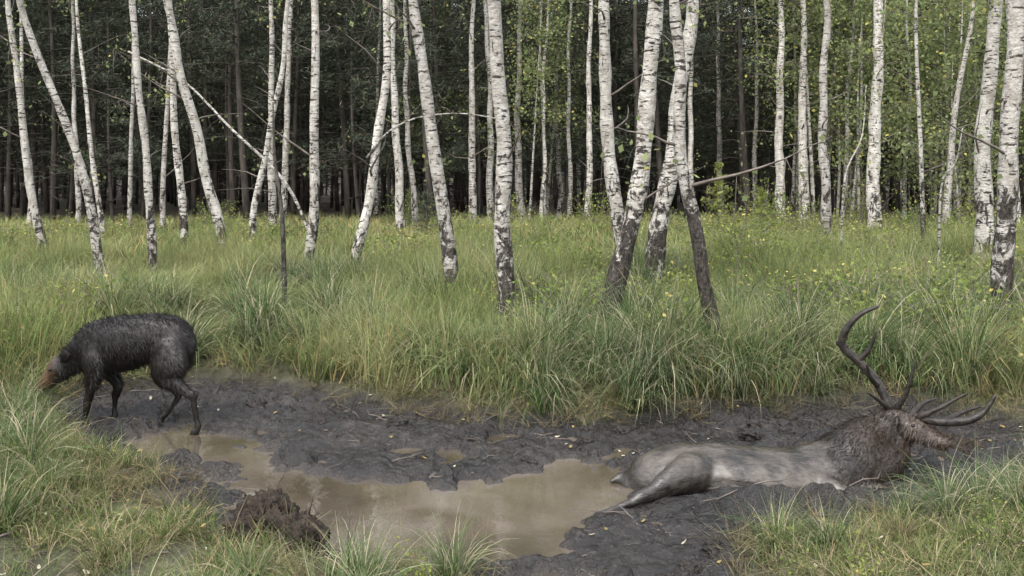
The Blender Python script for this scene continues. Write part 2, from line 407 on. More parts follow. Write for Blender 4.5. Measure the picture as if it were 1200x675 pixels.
for i in range(4):
    b = MB()
    for k in range(9):
        hgt = .2+.4*rng.rand(); a = rng.rand()*6.28; l = .15*rng.rand(); q = np.array([.12*rng.normal(), .12*rng.normal(), 0])
        P = q+np.array([[0, 0, 0], [l*.4*math.cos(a), l*.4*math.sin(a), hgt*.5], [l*math.cos(a), l*math.sin(a), hgt]])
        tube(b, P, [.004, .003, .0015], 3, 1)
        t = rng.rand(12, 1)*.8+.2; C = P[0]*(1-t)+P[2]*t+rng.normal(size=(12, 3))*np.array([.045, .045, .02])
        quads_leaf(b, C, .05, rng, 0, .55, .5)
    ms.append(b.mesh('herb%d' % i, [M_HERB, M_TWIG]))
CH = srccoll('herb', ms)
ms = []
for i in range(5):
    b = MB(); s = .042
    V = np.array([[-.5, 0, .05], [-.2, .28, .12*rng.rand()], [.25, .22, .1*rng.rand()], [.5, 0, .12], [.25, -.22, .12*rng.rand()], [-.2, -.28, .1*rng.rand()], [0, 0, 0]])*s
    b.add(V, [(6, 0, 1), (6, 1, 2), (6, 2, 3), (6, 3, 4), (6, 4, 5), (6, 5, 0)], 0, np.tile([.5, rng.rand(), 0], (7, 1))); ms.append(b.mesh('leaf%d' % i, [M_FALLEN]))
CL = srccoll('leaf', ms)
ms = []
for i in range(4):
    b = MB(); P = np.cumsum(np.array([[0, 0, 0]]+[[.05+.03*rng.rand(), .03*rng.normal(), .008*rng.normal()] for _ in range(4)]), 0); tube(b, P, np.linspace(.005, .002, 5), 4, 0)
    tube(b, np.array([P[2], P[2]+[.05, .06, .015]]), [.003, .0015], 3, 0); ms.append(b.mesh('twig%d' % i, [M_TWIG]))
CT = srccoll('twig', ms)

# meadow close
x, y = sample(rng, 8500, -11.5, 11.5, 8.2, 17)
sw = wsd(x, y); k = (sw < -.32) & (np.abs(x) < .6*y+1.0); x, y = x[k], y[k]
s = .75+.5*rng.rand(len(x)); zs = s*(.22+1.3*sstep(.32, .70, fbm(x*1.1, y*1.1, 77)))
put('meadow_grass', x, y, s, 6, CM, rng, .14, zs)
x, y = sample(rng, 4200, -24, 24, 15, 33)
k = (np.abs(x) < .60*y+1.5) & (rng.rand(len(x)) < 1-.5*sstep(26, 36, y)); x, y = x[k], y[k]; s = .9+.5*rng.rand(len(x)); zs = s*(.3+1.0*fbm(x*.7, y*.7, 78))*(1-.4*sstep(24, 34, y))
put('distant_meadow_grass', x, y, s, 5, CF, rng, .1, zs)
# sedge on far bank
x, y = sample(rng, 2500, -8.5, 8.5, 7.8, 14.5); sw = wsd(x, y)
k = (sw < -.2) & (fbm(x*.9, y*.9, 91)+.25*np.exp(sw*1.2)*(x > -2.2) > .56) & (np.abs(x) < .6*y+.6) & (rng.rand(len(x)) < .42)
x, y = x[k], y[k]
tx = np.array([-1.05,-.75,-.35,.05,.35,.75,1.05,1.3,1.75,2.05,2.45,2.75,-1.5,-1.9,3.3,3.6,4.1,.2,1.5]); ty = np.array([8.95,8.75,8.5,8.4,8.35,8.5,8.75,8.45,8.55,8.65,8.75,9.2,9.4,9.9,8.9,8.7,8.5,8.9,9.0])
x = np.r_[x, tx, tx+.12]; y = np.r_[y, ty, ty+.15]; s = .45+.75*rng.rand(len(x))
put('sedge_tussocks', x, y, s, 5, CS, rng, .12, s*(.9+.35*rng.rand(len(x))), .02)
# near banks
x, y = sample(rng, 9000, -6, 6, 3.8, 8.8); sw = wsd(x, y)
k = (sw < -.10-.25*rng.rand(len(x))) & (np.abs(x) < .60*y+.5) & (fbm(x*2.2, y*2.2, 61) > .43); x, y = x[k], y[k]
s = .5+.5*rng.rand(len(x)); put('bank_grass', x, y, s, 6, CG, rng, .25, s*(.2+.98*fbm(x*1.2, y*1.2, 63)+.45*sstep(-2, -3.2, x)))
x, y = sample(rng, 420, -5.5, 5.5, 4, 8.0); sw = wsd(x, y)
k = (sw < -.4) & (fbm(x*1.1, y*1.1, 65) > .52) & ((x < -2.2) | (x > 2.4) | (y < 4.9)); x, y = x[k], y[k]
tx = np.array([-3.3,-3.6,-3.0,-3.75,-3.5,-3.55,3.7,3.9,-2.9,3.5,-.3,1.7,2.35,2.6,2.85,3.1,3.35,3.0,1.45,-3.9,-4.0,-3.75,-4.1,3.9,4.1,3.3]); ty = np.array([6.4,6.7,6.0,6.3,5.8,7.0,5.9,6.3,5.3,5.1,4.75,5.0,5.55,5.62,5.7,5.8,5.95,5.5,5.15,7.3,7.7,7.25,8.0,6.8,7.3,6.2])
x = np.r_[x, tx]; y = np.r_[y, ty]; s = .38+.25*rng.rand(len(x)); s = np.where(x < -2.8, s*1.25, s); put('bank_sedge', x, y, s, 5, CS, rng, .25, s, .02)
# straw
x, y = sample(rng, 3600, -16, 16, 4, 28); sw = wsd(x, y)
k = (sw < -.1) & (fbm(x*.7, y*.7, 71) > .48) & (np.abs(x) < .62*y+1); x, y = x[k], y[k]; s = .5+.55*rng.rand(len(x)); s = np.where(y < 8, s*.42, s)
put('dry_grass', x, y, s, 3, CD, rng, .35)
x, y = sample(rng, 2800, -4.5, 4.5, 4.0, 9.6); sw = wsd(x, y)
k = (sw < .02) & (sw > -.65); x, y = x[k], y[k]; s = .35+.4*rng.rand(len(x)); put('matted_dead_grass', x, y, s, 3, CD, rng, .9, s*.6)
# herbs
x, y = sample(rng, 4400, -14, 16, 4.2, 26); sw = wsd(x, y)
k = (sw < -.3) & (fbm(x*.6, y*.6, 73)+.18*sstep(1, 6, x)-.08*sstep(1, -4, x) > .56) & (np.abs(x) < .62*y+1); x, y = x[k], y[k]; s = .6+.6*rng.rand(len(x)); s = np.where(y < 8, s*.4, s)
put('herb_plants', x, y, s, 4, CH, rng, .1)
# fallen leaves and twigs
x, y = sample(rng, 1500, -5, 5, 4.2, 10)
k = (sdf(x, y, WATER) < -.05) & (rng.rand(len(x)) < np.where(wsd(x, y) > 0, .25, .8)); x, y = x[k], y[k]; n = len(x)
z = terrain(x, y)+.012+np.where(wsd(x, y) < -.15, .07*rng.rand(n), 0)
scatter('fallen_leaves', np.stack([x, y, z], 1), np.stack([rng.normal(size=n)*.3, rng.normal(size=n)*.3, rng.rand(n)*6.28], 1), np.repeat((.4+.8*rng.rand(n))[:, None], 3, 1), rng.randint(0, 5, n), CL, True)
x, y = sample(rng, 420, -4.8, 4.8, 4.3, 9.3); k = sdf(x, y, WATER) < -.1; x, y = x[k], y[k]
put('twig_litter', x, y, .4+.9*rng.rand(len(x)), 4, CT, rng, .15, None, -.012)

# ------------------------------------------------------------------ birches
def birch(u0, d, wpx, u1, dark=0.0, u_mid=None, H=None, leafy=1.0, low=5.5, lowtw=4, name='birch_tree', seed=0, alldark=0.0):
    rg = R(seed+int(abs(u0))); x0 = (u0-600)/F_PX*d; y0 = d; z0 = tz(x0, y0)
    zt = CAM_H+HOR/F_PX*d; xt = (u1-600)/F_PX*d; r = wpx*(.72+.22*rg.rand())/2/F_PX*d
    if H is None: H = max(zt-z0+2.0, 8.5)+rg.rand()*2
    sl = (xt-x0)/(zt-z0); n = 40; t = np.linspace(0, 1, n); z = t*H
    hv = zt-z0; q = z/hv
    xx = np.where(q < 1, sl*z, sl*hv+sl*(z-hv)*.35)
    if u_mid is not None:
        xm = (u_mid[0]-600)/F_PX*d-x0-sl*(u_mid[1]*hv); xx = xx+xm*np.exp(-((q-u_mid[1])/.28)**2)*sstep(0, .15, q)
    ph = rg.rand(6)*6.28; amp = min(.06, r*.8)*(.3+.9*rg.rand()); f1 = .5+.9*rg.rand(); f2 = 1.7+2.4*rg.rand()
    xx = xx+amp*(np.sin(z*f1+ph[0])+.4*np.sin(z*f2+ph[1])-np.sin(ph[0])-.4*np.sin(ph[1]))*sstep(0, 1, z)
    yy = .08*z*(rg.rand()-.5)+amp*(np.sin(z*1.1+ph[2])-np.sin(ph[2]))
    rr = r*(1.0-.75*t)*(1+.4*np.exp(-z/.22))*(1+.06*np.sin(z*7+ph[3])+.05*np.sin(z*17+ph[4]))*1.08
    P = np.stack([xx, yy, z-.12], 1); b = MB(); tube(b, P, rr, 12, 0, bl=[0, alldark, dark])
    def at(h):
        i = min(n-1.001, h/H*(n-1)); k = int(i); f = i-k; return P[k]*(1-f)+P[k+1]*f, rr[k]
    LC = []
    nb = int((11+rg.randint(6))*leafy)
    hs_ = np.concatenate([low+(H-low)*rg.rand(nb)**.9, 1.4+(low-1.4)*rg.rand(lowtw)])
    for j, h in enumerate(hs_):
        p, rb = at(h); a = rg.rand()*6.28; lowb = j >= nb
        L = (.35+1.1*rg.rand()) if lowb else (.9+1.3*rg.rand())*(1-.5*h/H)
        el = (.15+.6*rg.rand()) if lowb else (.5+.5*rg.rand()); q = [p]; dd = el; dirx = np.array([math.cos(a), math.sin(a)])
        for s_ in range(6):
            q.append(q[-1]+L/6*np.array([dirx[0]*math.cos(dd), dirx[1]*math.cos(dd), math.sin(dd)])); dd -= .22 if not lowb else .1*rg.normal(); dirx = nrm(dirx+.2*rg.normal(size=2))
        q = np.array(q); tube(b, q, np.linspace(max(.006, min(.02, rb*.3)), .002, 7), 4, 1)
        if not lowb or rg.rand() < .45:
            m = int((34 if not lowb else 18)*leafy)
            tt = rg.rand(m)*5+1; k = tt.astype(int).clip(0, 5); f = (tt-k)[:, None]; C = q[k]*(1-f)+q[k+1]*f
            C = C+rg.normal(size=(m, 3))*np.array([.16, .16, .10])-np.array([0, 0, 1])*(rg.rand(m)**1.5*.5)[:, None]; LC.append(C)
            for s_ in range(3):
                k = rg.randint(2, 7); e = q[k]+np.array([.12*rg.normal(), .12*rg.normal(), -.35-.3*rg.rand()])
                tube(b, np.array([q[k], (q[k]+e)/2+.03*rg.normal(size=3), e]), [.0035, .0025, .0015], 3, 1)
    if LC: quads_leaf(b, np.concatenate(LC), .055+.0012*d, rg, 2, .75)
    return link(name, b.mesh(name, [M_BARK, M_TWIG, M_BLEAF]), (x0, y0, z0))
B = [ # bearing, distance, apparent girth, bearing aloft, dark base
 (57,16.5,13,5,.1),(125,14,12,28,.1),(122,22,8,96,0),(152,24,7,159,0),(180,14.7,13,160,.1),(190,24,8,198,0),(218,17.5,13,202,.1),
 (265,16.5,14,206,.1),(293,19,10,342,0),(320,24,12,316,0),(360,14.7,16,368,.1),(331,28,10,343,0),(412,14,16,451,.1),(470,24,11,461,0),
 (488,25,9,474,0),(536,11.8,22,480,.2),(553,26,11,557,0),(575,27,9,567,0),(597,10.2,26,571,.4),(612,28,10,609,0),(633,27,5,641,0),
 (668,28,6,671,0),(688,26,9,692,0),(735,14,21,716,.2),(807,28,8,813,0),(885,30,7,884,0),(917,26,14,917,0),(943,26,14,945,0),
 (970,19,14,973,.1),(985,27,8,1003,0),(1025,23,17,1031,0),(1083,17,7,1080,.5),(1105,24,9,1138,0),(1060,28,7,1066,0),(1150,15,24,1161,.1),
 (1122,30,8,1124,0),(35,26,8,22,0),(92,27,9,88,0),(655,31,7,652,0),(845,33,8,838,0),(1004,31,7,1006,0),
 (440,29,7,446,0),(1192,24,9,1184,0)]
for i, (u0, d, wp, u1, dk) in enumerate(B):
    birch(u0, d, wp, u1, dk, seed=i*7, low=(4.6+.07*d) if u0 < 850 else 4.0, leafy=1.05 if u0 < 850 else 1.5, alldark=.45 if u0 == 1083 else 0)
birch(708, 10.2, 28, 757, .75, (742, .45), seed=901)
birch(762, 13, 26, 803, .4, (780, .45), seed=902)
birch(848, 8.9, 23, 797, 1.1, (812, .62), seed=903, alldark=.42)
birch(1172, 10, 31, 1198, .5, seed=904)
birch(1215, 12, 22, 1230, .2, seed=905)
birch(-30, 12, 20, -60, .2, seed=906)
def stem(name, pts, r0, r1, dark, leaf=0, seed=1):
    rg = R(seed); P = catmull(pts, 5); o = P[0].copy(); b = MB(); tube(b, P-o, np.linspace(r0, r1, len(P)), 7, 0, bl=[0, dark, 0])
    for k in range(7):
        i = rg.randint(len(P)//3, len(P)); e = P[i]-o+rg.normal(size=3)*np.array([.3, .2, .15]); tube(b, np.array([P[i]-o, (P[i]-o+e)/2+[0, 0, .04], e]), [.004, .003, .0015], 4, 1)
        if leaf: quads_leaf(b, e+rg.normal(size=(leaf, 3))*.12, .06, rg, 2)
    link(name, b.mesh(name, [M_BARK, M_TWIG, M_BLEAF]), o)
def sp(u, v, d): return [(u-600)/F_PX*d, d, CAM_H-(v-HOR)/F_PX*d]
gz = lambda u, d: [(u-600)/F_PX*d, d, tz((u-600)/F_PX*d, d)-.05]
stem('dead_sapling', [gz(334, 11), sp(331, 260, 11), sp(322, 185, 11.1), sp(320, 120, 11.2)], .034, .010, .95)
stem('leaning_birch_stem', [gz(372, 20), sp(335, 215, 20), sp(270, 150, 20), sp(215, 95, 20), sp(150, 60, 20)], .04, .015, .0)
stem('broken_birch_branch', [sp(430, 185, 14), sp(455, 155, 14), sp(490, 138, 14), sp(540, 133, 14), sp(590, 140, 14)], .02, .006, .1, 2)
stem('young_birch', [gz(1100, 14), sp(1103, 220, 14), sp(1120, 190, 14), sp(1128, 150, 14)], .02, .006, .0, 10, 5)
stem('young_birch', [gz(985, 16), sp(990, 210, 16), sp(1010, 160, 16), sp(1015, 100, 16)], .02, .006, .0, 12, 8)

# ------------------------------------------------------------------ pines & distant trees
def pine(seed, H, low, r):
    rg = R(seed); b = MB(); n = 14; z = np.linspace(0, H, n); P = np.stack([.1*np.sin(z*.5+seed), .1*np.cos(z*.4+seed)-.1, z], 1)
    tube(b, P, r*(1-.8*z/H), 6, 0); C = []
    for k in range(16):
        h = .8+rg.rand()*(low+.5); a = rg.rand()*6.28; L = .5+1.1*rg.rand(); e = np.array([L*math.cos(a), L*math.sin(a), h+.15*rg.normal()])
        tube(b, np.array([[0, 0, h], (e+[0, 0, h])/2+[0, 0, .05], e]), [.014, .01, .004], 3, 0)
    for k in range(54):
        f = rg.rand()**.8; h = low+(H-low)*f; a = rg.rand()*6.28; L = (1.9*(1-f)**.6+.4)*(.7+.5*rg.rand())
        t = np.linspace(0, 1, 4)[:, None]; q = np.array([0, 0, h])+t*np.array([L*math.cos(a), L*math.sin(a), .15*L])-(t**2)*np.array([0, 0, .3*L])
        tube(b, q, np.linspace(.022, .006, 4), 3, 0)
        for c in range(6):
            tt = .3+.75*rg.rand(); cc = np.array([0, 0, h])+tt*np.array([L*math.cos(a), L*math.sin(a), .15*L])-tt**2*np.array([0, 0, .3*L])+rg.normal(size=3)*np.array([.22, .22, .1])
            C.append(cc+rg.normal(size=(26, 3))*np.array([.15, .15, .07]))
    quads_leaf(b, np.concatenate(C), .17, rg, 1, .13, .3)
    return b.mesh('pine%d' % seed, [M_PBARK, M_NEEDLE])
CP = srccoll('pine', [pine(i, 9.5+i, 1.5+.65*i, .07+.010*i) for i in range(5)])
pts = []; rg = R(12)
for gyy in np.arange(28, 60, 2.1):
    for gxx in np.arange(-.6*gyy-5, .6*gyy+5, 2.1):
        px, py = gxx+rg.normal()*.9, gyy+rg.normal()*.9
        if px > .26*py+2 and py < 32: continue
        if rg.rand() < (.10 if px < .25*py else .22): continue
        pts.append((px, py))
pts = np.array(pts); n = len(pts); s = .8+.45*rg.rand(n)
put('pine_forest', pts[:, 0], pts[:, 1], s, 5, CP, rg, .03, None, .1, False)
pts = []
for gyy in np.arange(63, 92, 4.2):
    for gxx in np.arange(-.6*gyy-6, .6*gyy+6, 2.4):
        pts.append((gxx+rg.normal()*.8, gyy+rg.normal()*.8))
pts = np.array(pts); n = len(pts); s = 1.0+.5*rg.rand(n)
put('distant_pine_forest', pts[:, 0], pts[:, 1], s, 5, CP, rg, .02, None, 2.0, False)
def leaftree(seed, H, low):
    rg = R(seed); b = MB(); z = np.linspace(0, H, 12); P = np.stack([.12*np.sin(z*.6+seed), .1*np.cos(z*.5), z], 1); tube(b, P, .05*(1-.8*z/H), 7, 0)
    C = []
    for k in range(36):
        f = rg.rand(); h = low+(H-low)*f; a = rg.rand()*6.28; L = (1.5*(1-f)**.5+.3)*(.6+.6*rg.rand()); e = np.array([L*math.cos(a), L*math.sin(a), h+.35*L])
        tube(b, np.array([[0, 0, h], (e+[0, 0, h])/2+[0, 0, .1], e]), [.012, .008, .003], 3, 1)
        for c in range(4):
            t = .35+.7*rg.rand(); C.append(np.array([0, 0, h])*(1-t)+e*t+rg.normal(size=(13, 3))*np.array([.2, .2, .18]))
    quads_leaf(b, np.concatenate(C), .095, rg, 2, .75); return b.mesh('bl%d' % seed, [M_BARK, M_TWIG, M_BLEAF])
CB = srccoll('leaf_birch', [leaftree(40+i, 6+1.3*i, 1.2+.8*i) for i in range(4)])
pts = []
for k in range(38):
    py = 24+12*rg.rand(); px = py*(.24+.42*rg.rand())+1.5; pts.append((px, py))
for k in range(5):
    py = 26+6*rg.rand(); px = py*(-.1+.35*rg.rand()); pts.append((px, py))
pts = np.array(pts); n = len(pts); put('distant_birch_stand', pts[:, 0], pts[:, 1], .8+.5*rg.rand(n), 4, CB, rg, .03, None, .1, False)

def shrub(name, x, y, H, W, nst, leafn, mat, size, seed):
    rg = R(seed); b = MB(); C = []
    for k in range(nst):
        a = rg.rand()*6.28; e = np.array([W*rg.rand()*math.cos(a), W*rg.rand()*math.sin(a), H*(.5+.5*rg.rand())]); m = e*.5+rg.normal(size=3)*.05
        P = catmull([[0, 0, -.05], m, e], 4); tube(b, P, np.linspace(.01, .002, len(P)), 4, 0)
        i = rg.randint(2, len(P), leafn); C.append(P[i]+rg.normal(size=(leafn, 3))*np.array([.1, .1, .07]))
    quads_leaf(b, np.concatenate(C), size, rg, 1, .6); link(name, b.mesh(name, [M_TWIG, mat]), (x, y, tz(x, y)))
for i, (u, d, H, W) in enumerate([(872,15,1.25,.75),(880,14,.9,.6),(985,12,.6,.5),(1130,11,.65,.6),(1060,12.5,.6,.6),(690,14,.6,.5),(1190,13,.8,.7),(800,12,.5,.4),(300,17,.5,.5),(640,15.5,.5,.5),(1010,10.3,.5,.5),(1110,9.6,.5,.5),(600,24,1.1,.8),(700,25,1.3,.9),(250,25,1.0,.8),(480,26,1.2,.9),(940,22,1.3,1.0),(1080,22,1.4,1.1),(1160,20,1.2,1.0),(1010,24,1.6,1.1),(1120,25,1.8,1.2),(900,25,1.5,1.1)]):
    shrub('shrub', (u-600)/F_PX*d, d, H, W, 26, 26, M_HERB, .055, 60+i)
for i, (u, d, H) in enumerate([(842,19,1.7),(893,21,1.3),(500,23,1.2)]):
    rg = R(80+i); b = MB(); tube(b, np.array([[0, 0, -.1], [0, 0, H/2], [.02, 0, H]]), [.03, .02, .004], 6, 0); C = []
    for k in range(60):
        f = rg.rand(); a = rg.rand()*6.28; L = .6*(1-f)+.06; h = .15+f*(H-.2); e = np.array([L*math.cos(a), L*math.sin(a), h+.08]); tube(b, np.array([[0, 0, h], e]), [.006, .002], 3, 0)
        t = rg.rand(22, 1); C.append(np.array([0, 0, h])*(1-t)+e*t+rg.normal(size=(22, 3))*.025)
    quads_leaf(b, np.concatenate(C), .09, rg, 1, .15, .2); x = (u-600)/F_PX*d; link('young_spruce', b.mesh('young_spruce', [M_TWIG, M_HERB if i < 2 else M_NEEDLE]), (x, d, tz(x, d)))

def lumpy(name, x, y, rad, sq, mat, seed, roots=30, sink=.0, rootmat=None):
    import bmesh
    bm = bmesh.new(); bmesh.ops.create_icosphere(bm, subdivisions=5, radius=1)
    V = np.array([v.co[:] for v in bm.verts]); Fc = [tuple(v.index for v in f.verts) for f in bm.faces]; bm.free()
    n1 = fbm(V[:, 0]*2+seed+V[:, 2]*1.7, V[:, 1]*2+V[:, 2]*1.3, seed); n2 = fbm(V[:, 0]*7+V[:, 2]*5, V[:, 1]*7-V[:, 2]*4, seed+5)
    V = V*(.45+.8*n1+.7*(n2-.5))[:, None]*np.array([rad, rad*.8, rad*sq]); b = MB(); b.add(V, Fc, 0)
    rg = R(seed)
    for k in range(roots):
        p = V[rg.randint(len(V))]; e = p*1.1+rg.normal(size=3)*rad*.35; tube(b, np.array([p*.9, (p+e)/2+rg.normal(size=3)*.02, e-[0, 0, .03]]), [.004, .003, .001], 4, 1)
    link(name, b.mesh(name, [mat, rootmat or M_TWIG]), (x, y, tz(x, y)-sink))
lumpy('uprooted_sod', -1.42, 5.35, .22, .8, M_SOD, 5, 70, -.08, M_ROT)
lumpy('uprooted_sod', -1.2, 5.25, .16, .8, M_SOD, 25, 60, -.06, M_ROT)
lumpy('rotten_stump', 2.78, 9.0, .2, 1.1, M_ROT, 9, 20, -.1)
lumpy('mud_clod', 3.4, 7.3, .3, .6, M_SOD, 13, 40, .02, M_ROT)
lumpy('mud_clod', 3.0, 7.5, .28, .7, M_SOD, 19, 40, .0, M_ROT)
lumpy('mud_clod', 2.2, 7.9, .3, .4, M_WETCLOD, 14, 40, .05, M_ROT)
rg = R(77)
cl = [(-.4,7.5,.08),(.15,6.9,.07),(1.15,5.35,.12),(.95,5.1,.10),(1.3,5.5,.11),(.85,4.8,.11),(-1.6,8.0,.09),(-1.9,8.4,.1),(-.9,7.9,.09),(.6,7.4,.08),(1.6,7.2,.1),(-2.3,8.6,.11),(1.0,7.6,.09),
      (-2.6,8.9,.12),(-1.3,7.5,.07),(-.6,7.1,.07),(0.1,7.35,.08),(2.0,7.5,.12)]
for i, (cx, cy, cr) in enumerate(cl):
    lumpy('mud_clod', cx+.05*rg.normal(), cy+.05*rg.normal(), cr, .6, M_WETCLOD, 30+i, 3, .01, M_ROT)

# ------------------------------------------------------------------ animals
def limb(b, pts, ru, rv=None, side=(0, 1, 0), k=6, sides=18):
    D = np.column_stack([np.asarray(pts, float), np.asarray(ru, float), np.asarray(ru if rv is None else rv, float)])
    D = np.asarray(catmull(D, k)); tube(b, D[:, :3], D[:, 3], sides, 0, side=side, rv=D[:, 4], caps=True)
def remeshed(name, b, mat, voxel, parent, disp, attrfn, flow, nhair=9000, hlen=.035, smooth=5, seed=1):
    me = b.mesh(name+'_raw', [mat]); o = link(name, me)
    m = o.modifiers.new('r', 'REMESH'); m.mode = 'VOXEL'; m.voxel_size = voxel
    m = o.modifiers.new('s', 'SMOOTH'); m.iterations = smooth; m.factor = .5
    dg = bpy.context.evaluated_depsgraph_get(); nm = bpy.data.meshes.new_from_object(o.evaluated_get(dg)); bpy.data.objects.remove(o)
    n = len(nm.vertices); co = np.zeros(n*3); nm.vertices.foreach_get('co', co); co = co.reshape(-1, 3); no = np.zeros(n*3); nm.vertices.foreach_get('normal', no); no = no.reshape(-1, 3)
    d = disp*(fbm(co[:, 0]*6+co[:, 1]*4, co[:, 2]*8+co[:, 1]*5, 3, 2)-.5)+disp*.35*(fbm(co[:, 0]*20+co[:, 1]*15, co[:, 2]*30-co[:, 1]*17, 4, 2)-.5)
    co2 = co+no*d[:, None]
    faces = [tuple(p.vertices) for p in nm.polygons]
    q = attrfn(co); out = MB(); out.add(co2, faces, 0, q)
    rg = R(seed); k = rg.randint(0, n, nhair); fl = flow(co[k]); fl = nrm(fl-(fl*no[k]).sum(1, keepdims=True)*no[k]+rg.normal(size=(nhair, 3))*.22)
    L = (hlen*(.4+.9*rg.rand(nhair)))[:, None]*sstep(0, .25, q[k, 2])[:, None]; sdv = nrm(np.cross(fl, no[k]))*.0026
    base = co2[k]-no[k]*.003; tip = co2[k]+fl*L+no[k]*L*(.06+.18*rg.rand(nhair)[:, None])
    V = np.stack([base-sdv, base+sdv, tip], 1).reshape(-1, 3)
    out.add(V, np.arange(nhair*3).reshape(-1, 3), 0, np.repeat(q[k], 3, 0))
    return link(name, out.mesh(name, [mat]), parent=parent)
def ball(name, c, r, mat, parent):
    b = MB(); limb(b, [[c[0]-r*.1, c[1], c[2]], [c[0], c[1], c[2]], [c[0]+r*.1, c[1], c[2]]], [r*.98, r, r*.98], k=2, sides=14); return link(name, b.mesh(name, [mat]), parent=parent)

HX, HY = -3.23, 7.95
hind = bpy.data.objects.new('red_deer_hind', None); scene.collection.objects.link(hind); hind.location = (HX, HY, -.01); hind.rotation_euler = (0, 0, math.radians(-8))
b = MB()
limb(b, [[.49,0,.70],[.40,0,.755],[.24,0,.78],[.04,0,.745],[-.16,0,.71],[-.29,0,.705],[-.41,0,.65],[-.52,0,.575],[-.63,0,.50]],
     [.08,.145,.175,.19,.17,.13,.098,.08,.072],[.12,.19,.20,.225,.24,.205,.162,.126,.10])
limb(b, [[-.59,0,.535],[-.65,0,.49],[-.72,0,.42],[-.79,0,.35],[-.825,0,.315]],[.076,.085,.066,.054,.046],[.09,.108,.088,.068,.052])
for sg, st, hk, hf in ((-1,(.30,.46),(.625,.305),(.655,.0)),(1,(.24,.46),(.37,.28),(.225,.0))):
    y = sg*.11
    limb(b, [[.38,y*.7,.73],[st[0]+.10,y,.59],[st[0]+.08,y*1.05,st[1]+.025],[(st[0]*.4+hk[0]*.6)+.01,y,(st[1]*.4+hk[1]*.6)+.015],[hk[0],y,hk[1]]],[.10,.105,.08,.044,.030],[.16,.165,.115,.06,.04])
    limb(b, [[hk[0]+.014,y,hk[1]+.035],[hk[0],y,hk[1]-.03],[hk[0]*.4+hf[0]*.6,y,hk[1]*.45],[hf[0]+.005,y,.075],[hf[0]-.02,y,.02]],[.027,.024,.020,.024,.028],[.037,.030,.024,.027,.034])
for sg, kn, hf in ((-1,(-.33,.235),(-.36,.0)),(1,(-.205,.235),(-.215,.0))):
    y = sg*.105
    limb(b, [[-.25,y*.8,.71],[-.27,y,.59],[-.27,y,.48],[kn[0]+.03,y,.345],[kn[0],y,kn[1]]],[.07,.078,.058,.038,.030],[.12,.122,.082,.049,.036])
    limb(b, [[kn[0],y,kn[1]+.03],[kn[0],y,kn[1]-.03],[(kn[0]+hf[0])/2,y,.13],[hf[0]+.01,y,.07],[hf[0]-.015,y,.02]],[.030,.025,.020,.024,.027],[.035,.027,.022,.026,.033])
limb(b, [[.47,0,.83],[.54,0,.80],[.57,0,.71]],[.035,.032,.016])
for sg in (-1, 1):
    limb(b, [[-.59,sg*.05,.58],[-.55,sg*.11,.635],[-.50,sg*.16,.66],[-.44,sg*.19,.66]],[.02,.048,.042,.012],[.014,.013,.012,.009],side=(0,0,1),k=4)
def ah(c):
    q = np.zeros((len(c), 3)); q[:, 0] = sstep(-.60, -.76, c[:, 0])*.75; q[:, 2] = sstep(.30, .5, c[:, 2])*sstep(-.68, -.52, c[:, 0]); return q
remeshed('body', b, M_HIND, .011, hind, .016, ah, lambda c: np.tile([.55, 0, -.8], (len(c), 1)), 34000, .05)
for sg in (-1, 1): ball('eye', (-.69, sg*.075, .49), .013, M_EYE, hind)
hb = MB()
for (hx, hy) in ((.635,-.11),(.205,.11),(-.375,-.105),(-.23,.105)):
    for s2 in (-1, 1): limb(hb, [[hx+.01,hy+s2*.013,.045],[hx-.01,hy+s2*.014,.02],[hx-.035,hy+s2*.012,.0]],[.015,.018,.01],[.022,.024,.01],k=3,sides=10)
link('hooves', hb.mesh('hooves', [M_HOOF]), parent=hind)

# stag lying in the mud
SX, SY = 1.6, 6.4
stag = bpy.data.objects.new('red_deer_stag', None); scene.collection.objects.link(stag); stag.location = (SX, SY, -.015)
def S(x, y, z): return [x-SX, y-SY, z]
b = MB()
limb(b, [S(.84,6.5,.0),S(.95,6.48,.05),S(1.15,6.45,.085),S(1.42,6.42,.085),S(1.72,6.42,.05),S(2.0,6.46,.04),S(2.22,6.52,.07),S(2.42,6.6,.15),S(2.56,6.66,.25),S(2.66,6.68,.35)],
     [.12,.20,.26,.29,.31,.29,.26,.225,.18,.115],[.10,.165,.205,.215,.22,.22,.235,.24,.205,.135])
limb(b, [S(2.3,6.5,.06),S(2.5,6.55,.10),S(2.66,6.6,.20),S(2.74,6.62,.30)],[.17,.18,.13,.065],[.15,.17,.14,.08])
limb(b, [S(2.64,6.66,.37),S(2.72,6.62,.395),S(2.80,6.56,.37),S(2.90,6.50,.33),S(2.98,6.45,.30)],[.085,.09,.068,.05,.042],[.095,.10,.078,.055,.044])
limb(b, [S(1.28,6.34,.12),S(1.16,6.20,.16),S(1.03,6.09,.15),S(.90,6.01,.11),S(.80,5.97,.085)],[.15,.145,.10,.062,.042],[.15,.125,.085,.055,.04],side=(0,0,1))
limb(b, [S(.83,5.975,.095),S(.76,5.95,.07),S(.66,5.91,.045),S(.59,5.88,.025),S(.54,5.86,.01)],[.042,.029,.023,.027,.026],side=(0,0,1))
limb(b, [S(2.0,6.35,.05),S(2.1,6.2,.06),S(2.2,6.08,.03),S(2.05,6.02,-.03)],[.13,.09,.055,.04],side=(0,0,1))
limb(b, [S(2.2,6.4,.03),S(2.4,6.3,.02),S(2.55,6.25,.0),S(2.42,6.2,-.04)],[.11,.07,.05,.04],side=(0,0,1))
limb(b, [S(.80,6.55,.05),S(.74,6.52,.04),S(.69,6.5,.02)],[.035,.03,.015])
